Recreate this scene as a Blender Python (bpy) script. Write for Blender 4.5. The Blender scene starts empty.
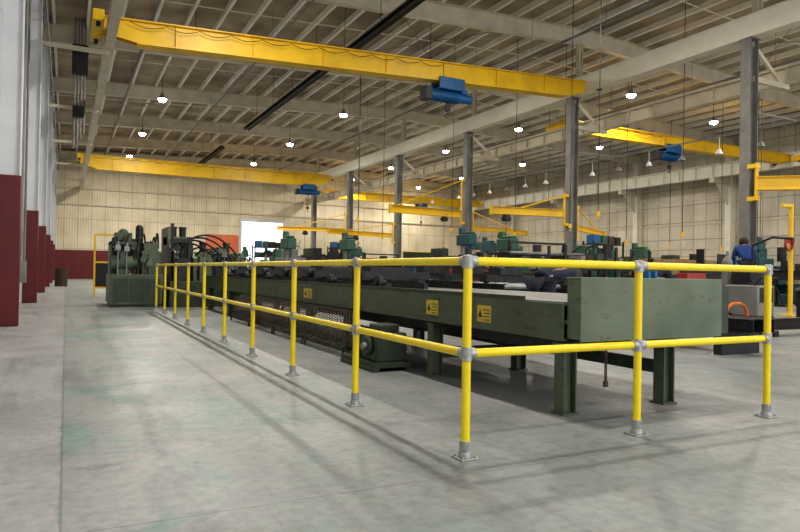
import bpy, math, random
from mathutils import Vector, Matrix
random.seed(7)
scene=bpy.context.scene
COL=scene.collection
V=Vector
# ---------------------------------------------------------------- mesh builder
class M:
    def __init__(s): s.v=[]; s.f=[]
    def add(s,vs,fs):
        o=len(s.v); s.v+= [tuple(a) for a in vs]; s.f+=[tuple(i+o for i in f) for f in fs]; return s
    def box(s,x0,x1,y0,y1,z0,z1):
        vs=[(x,y,z) for x in (x0,x1) for y in (y0,y1) for z in (z0,z1)]
        return s.add(vs,[(0,1,3,2),(4,6,7,5),(0,4,5,1),(2,3,7,6),(0,2,6,4),(1,5,7,3)])
    def fbox(s,c,a,b,d):
        c=V(c);a=V(a);b=V(b);d=V(d)
        vs=[c+a*i+b*j+d*k for i in(-1,1) for j in(-1,1) for k in(-1,1)]
        return s.add(vs,[(0,1,3,2),(4,6,7,5),(0,4,5,1),(2,3,7,6),(0,2,6,4),(1,5,7,3)])
    def frame(s,p1,p2,up=(0,0,1)):
        d=(V(p2)-V(p1)); L=d.length; d.normalize(); u=V(up)
        if abs(d.dot(u))>.98: u=V((0,1,0))
        sd=d.cross(u).normalized(); u=sd.cross(d).normalized(); return d,sd,u,L
    def bar(s,p1,p2,w,h,up=(0,0,1)):
        d,sd,u,L=s.frame(p1,p2,up); c=(V(p1)+V(p2))/2
        return s.fbox(c,d*L/2,sd*w/2,u*h/2)
    def ibeam(s,p1,p2,h,w,tf=.02,tw=.014,up=(0,0,1)):
        d,sd,u,L=s.frame(p1,p2,up); c=(V(p1)+V(p2))/2
        s.fbox(c,d*L/2,sd*tw/2,u*(h/2-tf)); s.fbox(c+u*(h/2-tf/2),d*L/2,sd*w/2,u*tf/2)
        return s.fbox(c-u*(h/2-tf/2),d*L/2,sd*w/2,u*tf/2)
    def channel(s,p1,p2,h,w,t=.015,side=1,up=(0,0,1)):
        d,sd,u,L=s.frame(p1,p2,up); c=(V(p1)+V(p2))/2
        s.fbox(c+sd*side*w/2*-1,d*L/2,sd*t/2,u*h/2)
        s.fbox(c+u*(h/2-t/2),d*L/2,sd*w/2,u*t/2); return s.fbox(c-u*(h/2-t/2),d*L/2,sd*w/2,u*t/2)
    def cyl(s,p1,p2,r,r2=None,n=16):
        if r2 is None:r2=r
        d,sd,u,L=s.frame(p1,p2); p1=V(p1);p2=V(p2); vs=[]
        for i in range(n):
            a=2*math.pi*i/n; q=sd*math.cos(a)+u*math.sin(a); vs+= [p1+q*r,p2+q*r2]
        fs=[(2*i,2*((i+1)%n),2*((i+1)%n)+1,2*i+1) for i in range(n)]
        fs+=[tuple(2*i for i in reversed(range(n))),tuple(2*i+1 for i in range(n))]
        return s.add(vs,fs)
    def tube(s,path,r,n=8):
        path=[V(p) for p in path]; d0=(path[1]-path[0]).normalized()
        u=V((0,0,1)) if abs(d0.z)<.9 else V((0,1,0)); vs=[];m=len(path)
        for k,p in enumerate(path):
            d=(path[min(k+1,m-1)]-path[max(k-1,0)]).normalized()
            sd=d.cross(u).normalized(); u=sd.cross(d).normalized()
            for i in range(n):
                a=2*math.pi*i/n; vs.append(p+(sd*math.cos(a)+u*math.sin(a))*r)
        fs=[(k*n+i,k*n+(i+1)%n,(k+1)*n+(i+1)%n,(k+1)*n+i) for k in range(m-1) for i in range(n)]
        fs+=[tuple(reversed(range(n))),tuple((m-1)*n+i for i in range(n))]
        return s.add(vs,fs)
    def ball(s,c,r,n=12,m=8,sc=(1,1,1)):
        c=V(c);vs=[c+V((0,0,r*sc[2]))]
        for j in range(1,m):
            t=math.pi*j/m
            for i in range(n):
                a=2*math.pi*i/n; vs.append(c+V((r*sc[0]*math.sin(t)*math.cos(a),r*sc[1]*math.sin(t)*math.sin(a),r*sc[2]*math.cos(t))))
        vs.append(c-V((0,0,r*sc[2]))); fs=[(0,1+i,1+(i+1)%n) for i in range(n)]
        for j in range(m-2):
            for i in range(n):
                a=1+j*n+i;b=1+j*n+(i+1)%n; fs.append((a,a+n,b+n,b))
        e=len(vs)-1; fs+=[(e,1+(m-2)*n+(i+1)%n,1+(m-2)*n+i) for i in range(n)]
        return s.add(vs,fs)
    def prism(s,poly,axis,a,b):
        def mk(p,t):
            return {'x':(t,p[0],p[1]),'y':(p[0],t,p[1]),'z':(p[0],p[1],t)}[axis]
        n=len(poly); vs=[mk(p,a) for p in poly]+[mk(p,b) for p in poly]
        return s.add(vs,[tuple(reversed(range(n))),tuple(range(n,2*n))]+[(i,(i+1)%n,n+(i+1)%n,n+i) for i in range(n)])
def arc(p1,p2,h,n=14,side=(0,0,1)):
    p1=V(p1);p2=V(p2);side=V(side)
    return [p1.lerp(p2,i/n)+side*h*math.sin(math.pi*i/n)**.7 if 0<i<n else p1.lerp(p2,i/n) for i in range(n+1)]
# ---------------------------------------------------------------- materials
def nodes(name):
    m=bpy.data.materials.new(name); m.use_nodes=True; nt=m.node_tree
    return m,nt,nt.nodes['Principled BSDF']
def mat(name,c1,c2=None,scale=4,rough=.5,metal=0,bump=0,lo=.35,hi=.7,emit=0,chip=None,ct=(.58,.66)):
    m,nt,b=nodes(name); N=nt.nodes; L=nt.links
    b.inputs['Roughness'].default_value=rough; b.inputs['Metallic'].default_value=metal
    if c2 is None: c2=tuple(x*.75 for x in c1)
    tc=N.new('ShaderNodeTexCoord'); no=N.new('ShaderNodeTexNoise'); no.inputs['Scale'].default_value=scale; no.inputs['Detail'].default_value=6
    L.new(tc.outputs['Object'],no.inputs['Vector'])
    r=N.new('ShaderNodeValToRGB'); r.color_ramp.elements[0].position=lo; r.color_ramp.elements[1].position=hi
    r.color_ramp.elements[0].color=(*c1,1); r.color_ramp.elements[1].color=(*c2,1)
    L.new(no.outputs['Fac'],r.inputs['Fac']); out=r.outputs['Color']
    if chip:
        n2=N.new('ShaderNodeTexNoise');n2.inputs['Scale'].default_value=9;n2.inputs['Detail'].default_value=10;n2.inputs['Roughness'].default_value=.72
        mp=N.new('ShaderNodeMapping');mp.inputs['Scale'].default_value=(1,.5,2.0);L.new(tc.outputs['Object'],mp.inputs[0]);L.new(mp.outputs[0],n2.inputs['Vector'])
        r2=N.new('ShaderNodeValToRGB');r2.color_ramp.elements[0].position=ct[0];r2.color_ramp.elements[1].position=ct[1];L.new(n2.outputs['Fac'],r2.inputs[0])
        mx=N.new('ShaderNodeMix');mx.data_type='RGBA';L.new(r2.outputs[0],mx.inputs[0]);L.new(out,mx.inputs[6]);mx.inputs[7].default_value=(*chip,1);out=mx.outputs[2]
    L.new(out,b.inputs['Base Color'])
    if emit:
        b.inputs['Emission Color'].default_value=(*c1,1); b.inputs['Emission Strength'].default_value=emit
    return m
YC=mat('crane_yellow_paint',(.84,.53,.012),(.66,.40,.02),1.4,.45,lo=.42,hi=.78)
YR=mat('rail_yellow_powder_coat',(.92,.72,.012),(.86,.65,.012),5,.33)
GALV=mat('galvanised_fitting',(.48,.48,.47),(.33,.33,.33),40,.48,.6)
GR=mat('machine_green_paint',(.105,.135,.085),(.064,.084,.055),2.2,.5,chip=(.05,.042,.032),ct=(.55,.66))
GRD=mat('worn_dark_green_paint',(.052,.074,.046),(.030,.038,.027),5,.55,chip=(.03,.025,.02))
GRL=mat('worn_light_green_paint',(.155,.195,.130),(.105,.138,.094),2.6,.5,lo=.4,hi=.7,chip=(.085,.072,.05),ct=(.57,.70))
RUST=mat('rusty_steel',(.09,.055,.035),(.04,.03,.022),12,.8)
MESHM=mat('grimy_expanded_metal',(.10,.08,.058),(.05,.04,.03),10,.7)
STEEL=mat('bare_steel',(.34,.34,.34),(.2,.2,.2),6,.4,.6)
DECK=mat('scuffed_grey_deck_steel',(.22,.22,.215),(.13,.13,.125),3,.5,.4)
DST=mat('dark_steel',(.04,.04,.043),(.02,.019,.019),8,.5,.3)
BLK=mat('black_rubber',(.012,.012,.013),(.02,.02,.02),8,.45)
BEI=mat('beige_steel_paint',(.66,.60,.47),(.54,.48,.37),1.5,.55)
BEIW=mat('pale_beige_steel_paint',(.78,.74,.64),(.70,.66,.55),1.5,.5)
GREY=mat('grey_steel_paint',(.25,.24,.225),(.17,.165,.155),2,.55)
WHT=mat('white_paint',(.72,.73,.75),(.64,.65,.67),1.5,.5)
RED=mat('dark_red_paint',(.15,.012,.014),(.10,.01,.011),2,.45)
REDB=mat('bright_red_paint',(.34,.03,.02),(.25,.02,.02),3,.45)
BLUE=mat('hoist_blue_paint',(.012,.12,.30),(.01,.09,.22),4,.4)
WOOD=mat('raw_wood',(.36,.22,.12),(.25,.15,.08),5,.7)
CARD=mat('brown_cardboard',(.30,.19,.10),(.24,.15,.08),3,.8)
ORG=mat('orange_paint',(.7,.16,.02),None,4,.5)
SKIN=mat('skin',(.45,.26,.18),(.42,.23,.16),8,.5)
NAVY=mat('navy_cloth',(.022,.028,.05),(.03,.038,.06),9,.9)
CBLUE=mat('blue_cloth',(.02,.06,.22),(.015,.05,.16),9,.9)
JEAN=mat('dark_trousers',(.02,.025,.04),(.03,.03,.045),9,.9)
HAIR=mat('brown_hair',(.05,.025,.012),(.03,.015,.01),30,.7)
LAMP=mat('lamp_lens',(.93,.97,1),(.93,.97,1),1,.3,emit=55)
CEIL=mat('ceiling_insulation',(.50,.41,.29),(.27,.215,.15),.5,.8,lo=.38,hi=.62)
PURL=mat('purlin_cream_paint',(.86,.83,.74),(.76,.72,.62),1,.5)
PAPER=mat('label_yellow',(.68,.52,.06),(.5,.38,.06),20,.5)
INK=mat('label_ink',(.05,.04,.02),None,9,.6)
GRN=mat('bright_machine_green',(.045,.13,.08),(.03,.085,.05),3,.5)
TEAL=mat('teal_machine_paint',(.03,.10,.11),None,3,.5)
DOORR=mat('red_door',(.75,.20,.09),(.6,.15,.07),2,.5)
def panelmat(name,c,ax,c2,pw=1.0,ph=2.4):
    m,nt,b=nodes(name);N=nt.nodes;L=nt.links
    tc=N.new('ShaderNodeTexCoord');sp=N.new('ShaderNodeSeparateXYZ');cb=N.new('ShaderNodeCombineXYZ')
    L.new(tc.outputs['Object'],sp.inputs[0]);L.new(sp.outputs[ax],cb.inputs[0]);L.new(sp.outputs[2],cb.inputs[1])
    br=N.new('ShaderNodeTexBrick');br.offset=0;br.inputs['Scale'].default_value=1;br.inputs['Brick Width'].default_value=pw;br.inputs['Row Height'].default_value=ph
    br.inputs['Mortar Size'].default_value=.025;br.inputs['Color1'].default_value=(*c,1);br.inputs['Color2'].default_value=(*[x*.9 for x in c],1);br.inputs['Mortar'].default_value=(*c2,1)
    L.new(cb.outputs[0],br.inputs['Vector'])
    wv=N.new('ShaderNodeTexWave');wv.inputs['Scale'].default_value=1.6;L.new(cb.outputs[0],wv.inputs['Vector'])
    bp=N.new('ShaderNodeBump');bp.inputs['Strength'].default_value=.4;bp.inputs['Distance'].default_value=.04;L.new(wv.outputs['Fac'],bp.inputs['Height']);L.new(bp.outputs['Normal'],b.inputs['Normal'])
    no=N.new('ShaderNodeTexNoise');no.inputs['Scale'].default_value=.6;L.new(tc.outputs['Object'],no.inputs['Vector'])
    r=N.new('ShaderNodeValToRGB');r.color_ramp.elements[0].position=.3;r.color_ramp.elements[0].color=(.74,.73,.71,1);r.color_ramp.elements[1].position=.65;L.new(no.outputs['Fac'],r.inputs[0])
    mx=N.new('ShaderNodeMix');mx.data_type='RGBA';mx.blend_type='MULTIPLY';mx.inputs[0].default_value=.8
    L.new(br.outputs['Color'],mx.inputs[6]);L.new(r.outputs[0],mx.inputs[7]);L.new(mx.outputs[2],b.inputs['Base Color'])
    b.inputs['Roughness'].default_value=.5;return m
WL=panelmat('white_wall_panels',(.66,.68,.71),1,(.45,.47,.5))
WF=panelmat('cream_wall_panels_far',(.84,.75,.56),0,(.56,.49,.36))
WR=panelmat('cream_wall_panels_right',(.70,.64,.52),1,(.34,.31,.25),1.0,1.2)
def floormat():
    m,nt,b=nodes('concrete_floor');N=nt.nodes;L=nt.links
    tc=N.new('ShaderNodeTexCoord');sp=N.new('ShaderNodeSeparateXYZ');L.new(tc.outputs['Object'],sp.inputs[0])
    def noise(s,d=6,dist=0,loc=None,sc=None):
        n=N.new('ShaderNodeTexNoise');n.inputs['Scale'].default_value=s;n.inputs['Detail'].default_value=d;n.inputs['Distortion'].default_value=dist;n.inputs['Roughness'].default_value=.62
        if loc or sc:
            mp=N.new('ShaderNodeMapping');mp.inputs['Location'].default_value=loc or (0,0,0);mp.inputs['Scale'].default_value=sc or (1,1,1);L.new(tc.outputs['Object'],mp.inputs[0]);L.new(mp.outputs[0],n.inputs['Vector'])
        else:L.new(tc.outputs['Object'],n.inputs['Vector'])
        return n.outputs['Fac']
    def ramp(i,a,ca,bb,cb):
        r=N.new('ShaderNodeValToRGB');e=r.color_ramp.elements;e[0].position=a;e[1].position=bb;e[0].color=(*ca,1);e[1].color=(*cb,1);L.new(i,r.inputs[0]);return r.outputs[0]
    def mix(f,a,c,mode='MIX'):
        x=N.new('ShaderNodeMix');x.data_type='RGBA';x.blend_type=mode
        if isinstance(f,float):x.inputs[0].default_value=f
        else:L.new(f,x.inputs[0])
        for k,q in((6,a),(7,c)):
            if isinstance(q,tuple):x.inputs[k].default_value=(*q,1)
            else:L.new(q,x.inputs[k])
        return x.outputs[2]
    def mth(op,a,bv=None,clamp=False):
        x=N.new('ShaderNodeMath');x.operation=op;x.use_clamp=clamp
        for k,q in((0,a),(1,bv)):
            if q is None:continue
            if isinstance(q,(int,float)):x.inputs[k].default_value=q
            else:L.new(q,x.inputs[k])
        return x.outputs[0]
    paint=ramp(noise(.9,9,.5),.32,(.215,.238,.238),.68,(.305,.318,.318))
    conc=ramp(noise(1.1,9,.3),.3,(.30,.302,.31),.7,(.40,.398,.405))
    worn=ramp(noise(.5,11,.5,(3,5,0)),.47,(0,0,0),.58,(.8,.8,.8))
    c=mix(worn,paint,(.345,.340,.345))
    tm=ramp(noise(1.0,13,.7,(5.3,8.1,0)),.51,(0,0,0),.60,(.55,.55,.55))
    zone=mth('SUBTRACT',1.25,mth('MULTIPLY',sp.outputs[0],.42),True);tm=mth('MULTIPLY',tm,zone)
    c=mix(tm,c,(.13,.265,.235))
    ochre=ramp(noise(1.4,10,1,(1.3,7.1,0)),.66,(0,0,0),.74,(.35,.35,.35));c=mix(ochre,c,(.29,.26,.16))
    side=mth('GREATER_THAN',mth('ADD',sp.outputs[0],mth('MULTIPLY',noise(7,6),.12)),.05)
    c=mix(side,conc,c)
    scuff=ramp(noise(1.2,9,.5,(4,0,2),(3.0,.35,1)),.52,(1,1,1),.68,(.76,.755,.76));c=mix(1.0,c,scuff,'MULTIPLY')
    tyre=ramp(noise(2.6,5,.2,(7,0,2),(1.6,.06,1)),.60,(1,1,1),.66,(.86,.86,.86));c=mix(1.0,c,tyre,'MULTIPLY')
    br=N.new('ShaderNodeTexBrick');br.offset=0;br.inputs['Scale'].default_value=1;br.inputs['Brick Width'].default_value=3.81;br.inputs['Row Height'].default_value=3.81;br.inputs['Mortar Size'].default_value=.006
    br.inputs['Color1'].default_value=br.inputs['Color2'].default_value=(1,1,1,1);br.inputs['Mortar'].default_value=(.7,.7,.7,1)
    mp=N.new('ShaderNodeMapping');mp.inputs['Location'].default_value=(3.81,1.1,0);L.new(tc.outputs['Object'],mp.inputs[0]);L.new(mp.outputs[0],br.inputs['Vector'])
    c=mix(1.0,c,br.outputs['Color'],'MULTIPLY')
    sp2=ramp(noise(16,7),.3,(.78,.78,.78),.6,(1.05,1.05,1.05));c=mix(1.0,c,sp2,'MULTIPLY')
    spot=ramp(noise(4,4,.2,(2,2,2)),.66,(1,1,1),.72,(.78,.76,.75));c=mix(1.0,c,spot,'MULTIPLY')
    L.new(c,b.inputs['Base Color'])
    L.new(ramp(noise(2.2,6),.3,(.34,.34,.34),.7,(.55,.55,.55)),b.inputs['Roughness'])
    bp=N.new('ShaderNodeBump');bp.inputs['Strength'].default_value=.06;L.new(noise(30,5),bp.inputs['Height']);L.new(bp.outputs[0],b.inputs['Normal'])
    return m
FLOOR=floormat()
# ---------------------------------------------------------------- object helpers
W={}
def thing(name,label,cat,loc,group=None):
    o=bpy.data.objects.new(name,None);o.empty_display_size=.2;COL.objects.link(o);o.location=loc;W[o]=V(loc)
    o['label']=label;o['category']=cat
    if group:o['group']=group
    return o
def mesh_from(name,vs,fs,mt,smooth=True):
    me=bpy.data.meshes.new(name);me.from_pydata([tuple(v) for v in vs],[],fs);me.validate()
    if mt:me.materials.append(mt)
    if smooth and len(me.polygons):
        me.polygons.foreach_set('use_smooth',[True]*len(me.polygons));me.set_sharp_from_angle(angle=math.radians(40))
    me.update();return me
def part(name,m,mt,parent=None,label=None,bevel=0,cat=None,group=None,kind=None):
    xs=[v[0] for v in m.v];ys=[v[1] for v in m.v];zs=[v[2] for v in m.v]
    c=V(((min(xs)+max(xs))/2,(min(ys)+max(ys))/2,min(zs)))
    me=mesh_from(name,[V(v)-c for v in m.v],m.f,mt)
    o=bpy.data.objects.new(name,me);COL.objects.link(o);W[o]=c
    if parent: o.parent=parent;o.location=c-W[parent]
    else:o.location=c
    if bevel:
        b=o.modifiers.new('bevel','BEVEL');b.width=bevel;b.segments=2;b.limit_method='ANGLE'
    if label:o['label']=label
    if cat:o['category']=cat
    if group:o['group']=group
    if kind:o['kind']=kind
    return o
def clone(root,loc=None,rotz=0,label=None):
    def rec(o,par):
        n=o.copy();COL.objects.link(n)
        if par:n.parent=par
        for ch in list(o.children):rec(ch,n)
        return n
    n=rec(root,None)
    if loc is not None:n.location=loc
    W[n]=V(n.location)
    if rotz:n.rotation_euler=(0,0,rotz)
    if label:n['label']=label
    return n
# ---------------------------------------------------------------- shell
XL,XR,YN,YF=-1.02,38.6,-9.0,58.0
def roofz(x): return 10.25+ .95*(1-abs(x-18.7)/19.9)
part('floor',M().box(XL-.2,XR+.2,YN,YF+.2,-.2,0),FLOOR,kind='structure')
fl=bpy.data.objects['floor']
for v in fl.data.vertices: v.co+=W[fl]
fl.location=(0,0,0)
part('wall_left',M().box(XL-.2,XL,YN,YF+.2,0,10.3),WL,kind='structure')
part('wall_right',M().box(XR,XR+.2,YN,YF+.2,0,10.3),WR,kind='structure')
m=M();D0,D1,DZ=13.9,17.75,5.3
m.prism([(XL,0),(D0,0),(D0,DZ),(D0,roofz(D0)),(XL,roofz(XL))],'y',YF,YF+.2)
m.prism([(D0,DZ),(D1,DZ),(D1,roofz(D1)),(D0,roofz(D0))],'y',YF,YF+.2)
m.prism([(D1,0),(XR,0),(XR,roofz(XR)),(18.7,roofz(18.7)),(D1,roofz(D1))],'y',YF,YF+.2)
part('wall_far',m,WF,kind='structure')
m=M();m.prism([(XL-.2,roofz(XL)),(18.7,roofz(18.7)),(XR+.2,roofz(XR)),(XR+.2,roofz(XR)+.2),(18.7,roofz(18.7)+.2),(XL-.2,roofz(XL)+.2)],'y',YN,YF+.2)
part('ceiling',m,CEIL,kind='structure')
part('trim_1',M().box(XL,10.6,YF-.05,YF,0,2.3),RED,kind='structure')
part('trim_2',M().box(D1+.4,XR,YF-.05,YF,0,2.3),RED,kind='structure')
part('trim_3',M().box(XR-.05,XR,YN,YF-.06,0,1.2),RED,kind='structure')
part('door_1',M().box(10.8,13.6,YF-.12,YF-.01,0,4.0),DOORR,kind='structure')
m=M();m.box(D0-.2,D0,YF-.1,YF+.2,0,DZ+.25);m.box(D1,D1+.15,YF-.1,YF+.2,0,DZ+.25);m.box(D0,D1,YF-.1,YF+.2,DZ,DZ+.25)
part('trim_4',m,WHT,kind='structure')
g=part('yard_ground',M().box(-20,60,YF+.2,YF+60,-.25,-.05),mat('pale_yard_concrete',(.8,.8,.78),None,.4,.9),kind='structure')
g['label']='pale concrete yard outside the open door';g['category']='ground'
BAYS=[-2.8,4.8,12.4,20.0,27.6,35.3,42.9,50.5,57.6]
x=-.6
while x<38.4:
    z=roofz(x);m=M();m.box(x-.012,x+.012,YN,YF,z-.22,z-.0);m.box(x-.015,x+.09,YN,YF,z-.225,z-.2)
    o=part('roof_purlin',m,PURL,cat='purlin',group='roof purlins');o['label']='cream painted steel purlin running under the roof';x+=1.12
for y in BAYS:
    m=M()
    for (a,b) in ((XL+.02,18.7),(18.7,XR-.02)):
        za,zb=roofz(a)-.23,roofz(b)-.23;da=db=.62
        m.prism([(a,za-da),(b,zb-db),(b,zb),(a,za)],'y',y-.01,y+.01)
        m.prism([(a,za-da-.02),(b,zb-db-.02),(b,zb-db),(a,za-da)],'y',y-.13,y+.13)
        m.prism([(a,za-.02),(b,zb-.02),(b,zb),(a,za)],'y',y-.13,y+.13)
    o=part('roof_rafter',m,BEI,cat='rafter',group='roof rafters');o['label']='deep cream steel rafter spanning under the roof'
for y in [BAYS[i]+3.8 for i in range(8)]:
    if y>57:continue
    m=M()
    for (a,b) in ((XL+.1,18.7),(18.7,XR-.1)): m.bar((a,y,roofz(a)-.16),(b,y,roofz(b)-.16),.035,.035)
    o=part('roof_bridging',m,PURL,cat='roof brace',group='roof bridging rods');o['label']='thin cream bridging rod crossing the purlins'
for (x0,x1,y0,y1) in ((.5,6.5,12.4,20),(6.5,.5,12.4,20),(.5,6.5,35.3,42.9),(6.5,.5,35.3,42.9),(22,29,12.4,20),(29,22,12.4,20),(10,16,20,27.6),(16,10,20,27.6),(24,30,27.6,35.3),(30,24,27.6,35.3)):
    dz=.3 if x0<x1 else .34
    o=part('roof_brace',M().cyl((x0,y0+.15,roofz(x0)-dz),(x1,y1-.15,roofz(x1)-dz),.016,n=6),GREY,cat='roof brace',group='diagonal roof rods');o['label']='thin diagonal steel bracing rod under the roof'
def wallcol(x,y,sgn,redz,lab,grp):
    t=thing('wall_column',lab,'column',(x,y,0),grp);dp=.33 if redz else .5;wd=.2 if redz else .42
    xa,xb=sorted((x,x+sgn*dp))
    if redz:
        part('red_guard',M().box(xa,xb+.01,y-.11,y+.11,0,redz),RED,t,'dark red painted column casing',bevel=.01)
    part('shaft',M().ibeam((x+sgn*dp/2,y,redz),(x+sgn*dp/2,y,9.6),dp,wd,up=(1,0,0)),WHT if redz else BEIW,t)
    m=M()
    if sgn>0: m.bar((xb,y,7.02),(1.0,y,7.02),.08,.12)
    else: m.bar((x-.45,y,7.2),(x-2.1,y,7.2),.3,.3);m.prism([(x-.45,5.6),(x-.45,7.1),(x-1.8,7.1)],'y',y-.02,y+.02)
    part('bracket',m,BEI,t)
for y in BAYS[1:-1]: wallcol(XL+.0,y,1,2.47,'white steel wall column cased in dark red at its foot','wall columns beside the aisle')
for y in BAYS[:-1]: wallcol(XR-.06,y,-1,0,'cream steel column against the panelled workshop wall','wall columns by the workshop bay')
for i,z in enumerate((5.9,7.2,8.6)):
    part('trim_%d'%(5+i),M().box(XL,XR,YF-.14,YF-.02,z,z+.12),BEI,kind='structure')
for i,z in enumerate((2.9,4.6,6.3,9.0)):
    part('trim_%d'%(8+i),M().box(XR-.05,XR-.0,YN,YF-.2,z,z+.14),BEI,kind='structure')
RB0,RB1=8.12,8.80
for y in BAYS[:-1]:
    t=thing('crane_column','grey steel column carrying the crane runway beams','column',(18,y,0),'inner crane columns')
    m=M();m.ibeam((18,y,0),(18,y,RB0),.38,.32,.03,.02,up=(1,0,0));m.box(17.78,18.22,y-.24,y+.24,0,.03);m.box(17.78,18.22,y-.2,y+.2,RB0-.04,RB0);part('shaft',m,GREY,t)
    m=M();m.ibeam((18.32,y,RB0),(18.32,y,roofz(18.3)-.87),.2,.2,.03,.02,up=(1,0,0));m.bar((18.1,y,RB0-.1),(19.6,y,6.95),.08,.12);m.bar((18.15,y,6.95),(19.85,y,6.95),.12,.16);part('upper_post',m,BEI,t)
def runway(x,z0,z1,w,mt,lab):
    m=M();m.ibeam((x,YN+.1,(z0+z1)/2),(x,YF-.3,(z0+z1)/2),z1-z0,w,.035,.03)
    for y in [YN+1+i*1.27 for i in range(52)]: m.box(x-w*.42,x+w*.42,y-.008,y+.008,z0+.03,z1-.03)
    m.box(x-.04,x+.04,YN+.1,YF-.3,z1,z1+.06)
    o=part('runway_beam',m,mt,cat='crane runway');o['label']=lab
runway(.95,7.08,7.42,.24,BEI,'cream crane runway beam along the aisle wall')
m=M()
m.box(17.84,17.87,YN+.1,YF-.3,RB0+.03,RB1-.04);m.box(18.11,18.14,YN+.1,YF-.3,RB0+.03,RB1-.04);m.box(17.80,18.18,YN+.1,YF-.3,RB0,RB0+.03);m.box(17.80,18.18,YN+.1,YF-.3,RB1-.04,RB1);m.box(17.96,18.04,YN+.1,YF-.3,RB1,RB1+.06)
o=part('runway_beam',m,BEIW,cat='crane runway');o['label']='deep cream box runway beam on the inner columns'
runway(19.75,7.03,7.55,.3,BEI,'dull beige crane runway beam serving the second bay')
runway(36.6,7.35,8.15,.4,BEIW,'cream crane runway beam along the panelled workshop wall')
# ---------------------------------------------------------------- cranes
def crane(y,xa,xb,za,zb,dep,hx,lab,reach=.9):
    t=thing('bridge_crane',lab,'overhead crane',((xa+xb)/2,y,min(za,zb)),'overhead bridge cranes')
    def Z(x): return za+(zb-za)*(x-xa)/(xb-xa)
    m=M();L=xb-xa
    def sl(x0,x1,y0,y1,a,b): m.prism([(x0,Z(x0)+a),(x1,Z(x1)+a),(x1,Z(x1)+b),(x0,Z(x0)+b)],'y',y0,y1)
    sl(xa+1.0,xb-1.0,y-.22,y+.22,0,.035);sl(xa+.02,xb-.02,y-.24,y+.24,dep-.035,dep)
    for s in(-.14,.12): m.prism([(xa+1.1,Z(xa+1.1)+.03),(xb-1.1,Z(xb-1.1)+.03),(xb-.05,Z(xb)+dep*.35),(xb-.05,Z(xb)+dep-.03),(xa+.05,Z(xa)+dep-.03),(xa+.05,Z(xa)+dep*.35)],'y',y+s,y+s+.02)
    xq=xa+2
    while xq<xb-1.5: m.prism([(xq,Z(xq)+.03),(xq+.015,Z(xq)+.03),(xq+.015,Z(xq)+dep-.03),(xq,Z(xq)+dep-.03)],'y',y-.2,y-.14);xq+=2.2
    part('girder',m,YC,t)
    m=M();sl(xa+.3,xb-.3,y+.55,y+.62,dep-.12,dep+.0)
    xq=xa+.6
    while xq<xb-.4: sl(xq,xq+.05,y+.14,y+.6,dep-.1,dep-.05);xq+=1.8
    part('conductor_rail',m,YC,t)
    m=M();xq=xa+.8
    while xq<hx-1.2:
        m.tube([V((xq+.9*i/8,y-.27,Z(xq)+dep-.1-.10*math.sin(math.pi*i/8))) for i in range(9)],.010,5);xq+=.9
    part('control_cable',m,BLK,t)
    for xe in(xa,xb):
        z=Z(xe)+dep;part('end_truck',M().box(xe-.14,xe+.14,y-.95,y+.95,z-.40,z-.1),YC,t,bevel=.02)
        for dy in(-.75,.75):
            part('truck_wheel',M().cyl((xe-.05,y+dy,z-.40+.04),(xe+.05,y+dy,z-.36),.14,n=18),DST,t)
    g=Z(hx);h=thing('hoist','blue electric rope hoist trolley hanging under the crane girder','hoist',(hx,y,g-.75),'crane hoists')
    m=M()
    for s in(-1,1):
        a,b=sorted((y+s*.26,y+s*.32));m.box(hx-.5,hx+.5,a,b,g-.28,g+.10)
    m.box(hx-.45,hx+.45,y-.3,y+.3,g-.3,g-.24)
    for dx in(-.3,.3):
        for dy in(-.17,.17): m.cyl((hx+dx,y+dy*1.4-.03,g+.07),(hx+dx,y+dy*1.4+.03,g+.07),.06)
    part('trolley',m,BLUE,h)
    m=M();m.cyl((hx-.75,y,g-.48),(hx+.45,y,g-.48),.2,n=20)
    for k in range(19):m.cyl((hx-.6+k*.05,y,g-.48),(hx-.58+k*.05,y,g-.48),.215,n=20)
    part('rope_drum',m,BLUE,h)
    m=M();m.cyl((hx+.45,y,g-.48),(hx+.95,y,g-.48),.15,n=16);m.box(hx+.5,hx+.75,y-.12,y+.12,g-.34,g-.2);part('motor',m,BLUE,h)
    part('control_box',M().box(hx-1.0,hx-.72,y-.22,y+.22,g-.70,g-.26),DST,h,bevel=.02)
    m=M()
    m.box(hx-.07,hx+.07,y-.02,y+.02,g-.72,g-.66)
    for dx in(-.05,.05):m.cyl((hx+dx,y,g-.66),(hx+dx,y,g-.7-reach),.012,n=6)
    part('wire_rope',m,DST,h)
    m=M();zc=g-.7-reach;m.box(hx-.08,hx+.08,y-.06,y+.06,zc-.18,zc+.01)
    m.tube([V((hx,y,zc-.17)),V((hx,y,zc-.24)),V((hx+.05,y,zc-.29)),V((hx+.06,y,zc-.35)),V((hx,y,zc-.4)),V((hx-.06,y,zc-.36)),V((hx-.07,y,zc-.32))],.018)
    part('hook_block',m,DST,h)
crane(19.3,.62,18.0,7.08,7.9,.66,11.7,'long yellow overhead bridge crane with blue rope hoist',reach=.1)
crane(47.2,.62,18.0,7.4,7.45,.95,16.3,'yellow overhead bridge crane hanging before the end wall')
crane(22.8,19.9,36.6,7.5,7.5,.55,26.9,'yellow overhead bridge crane over the workshop bay',reach=.2)
crane(54.0,19.9,36.6,7.45,7.45,.75,30,'distant yellow bridge crane by the end wall')
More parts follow.
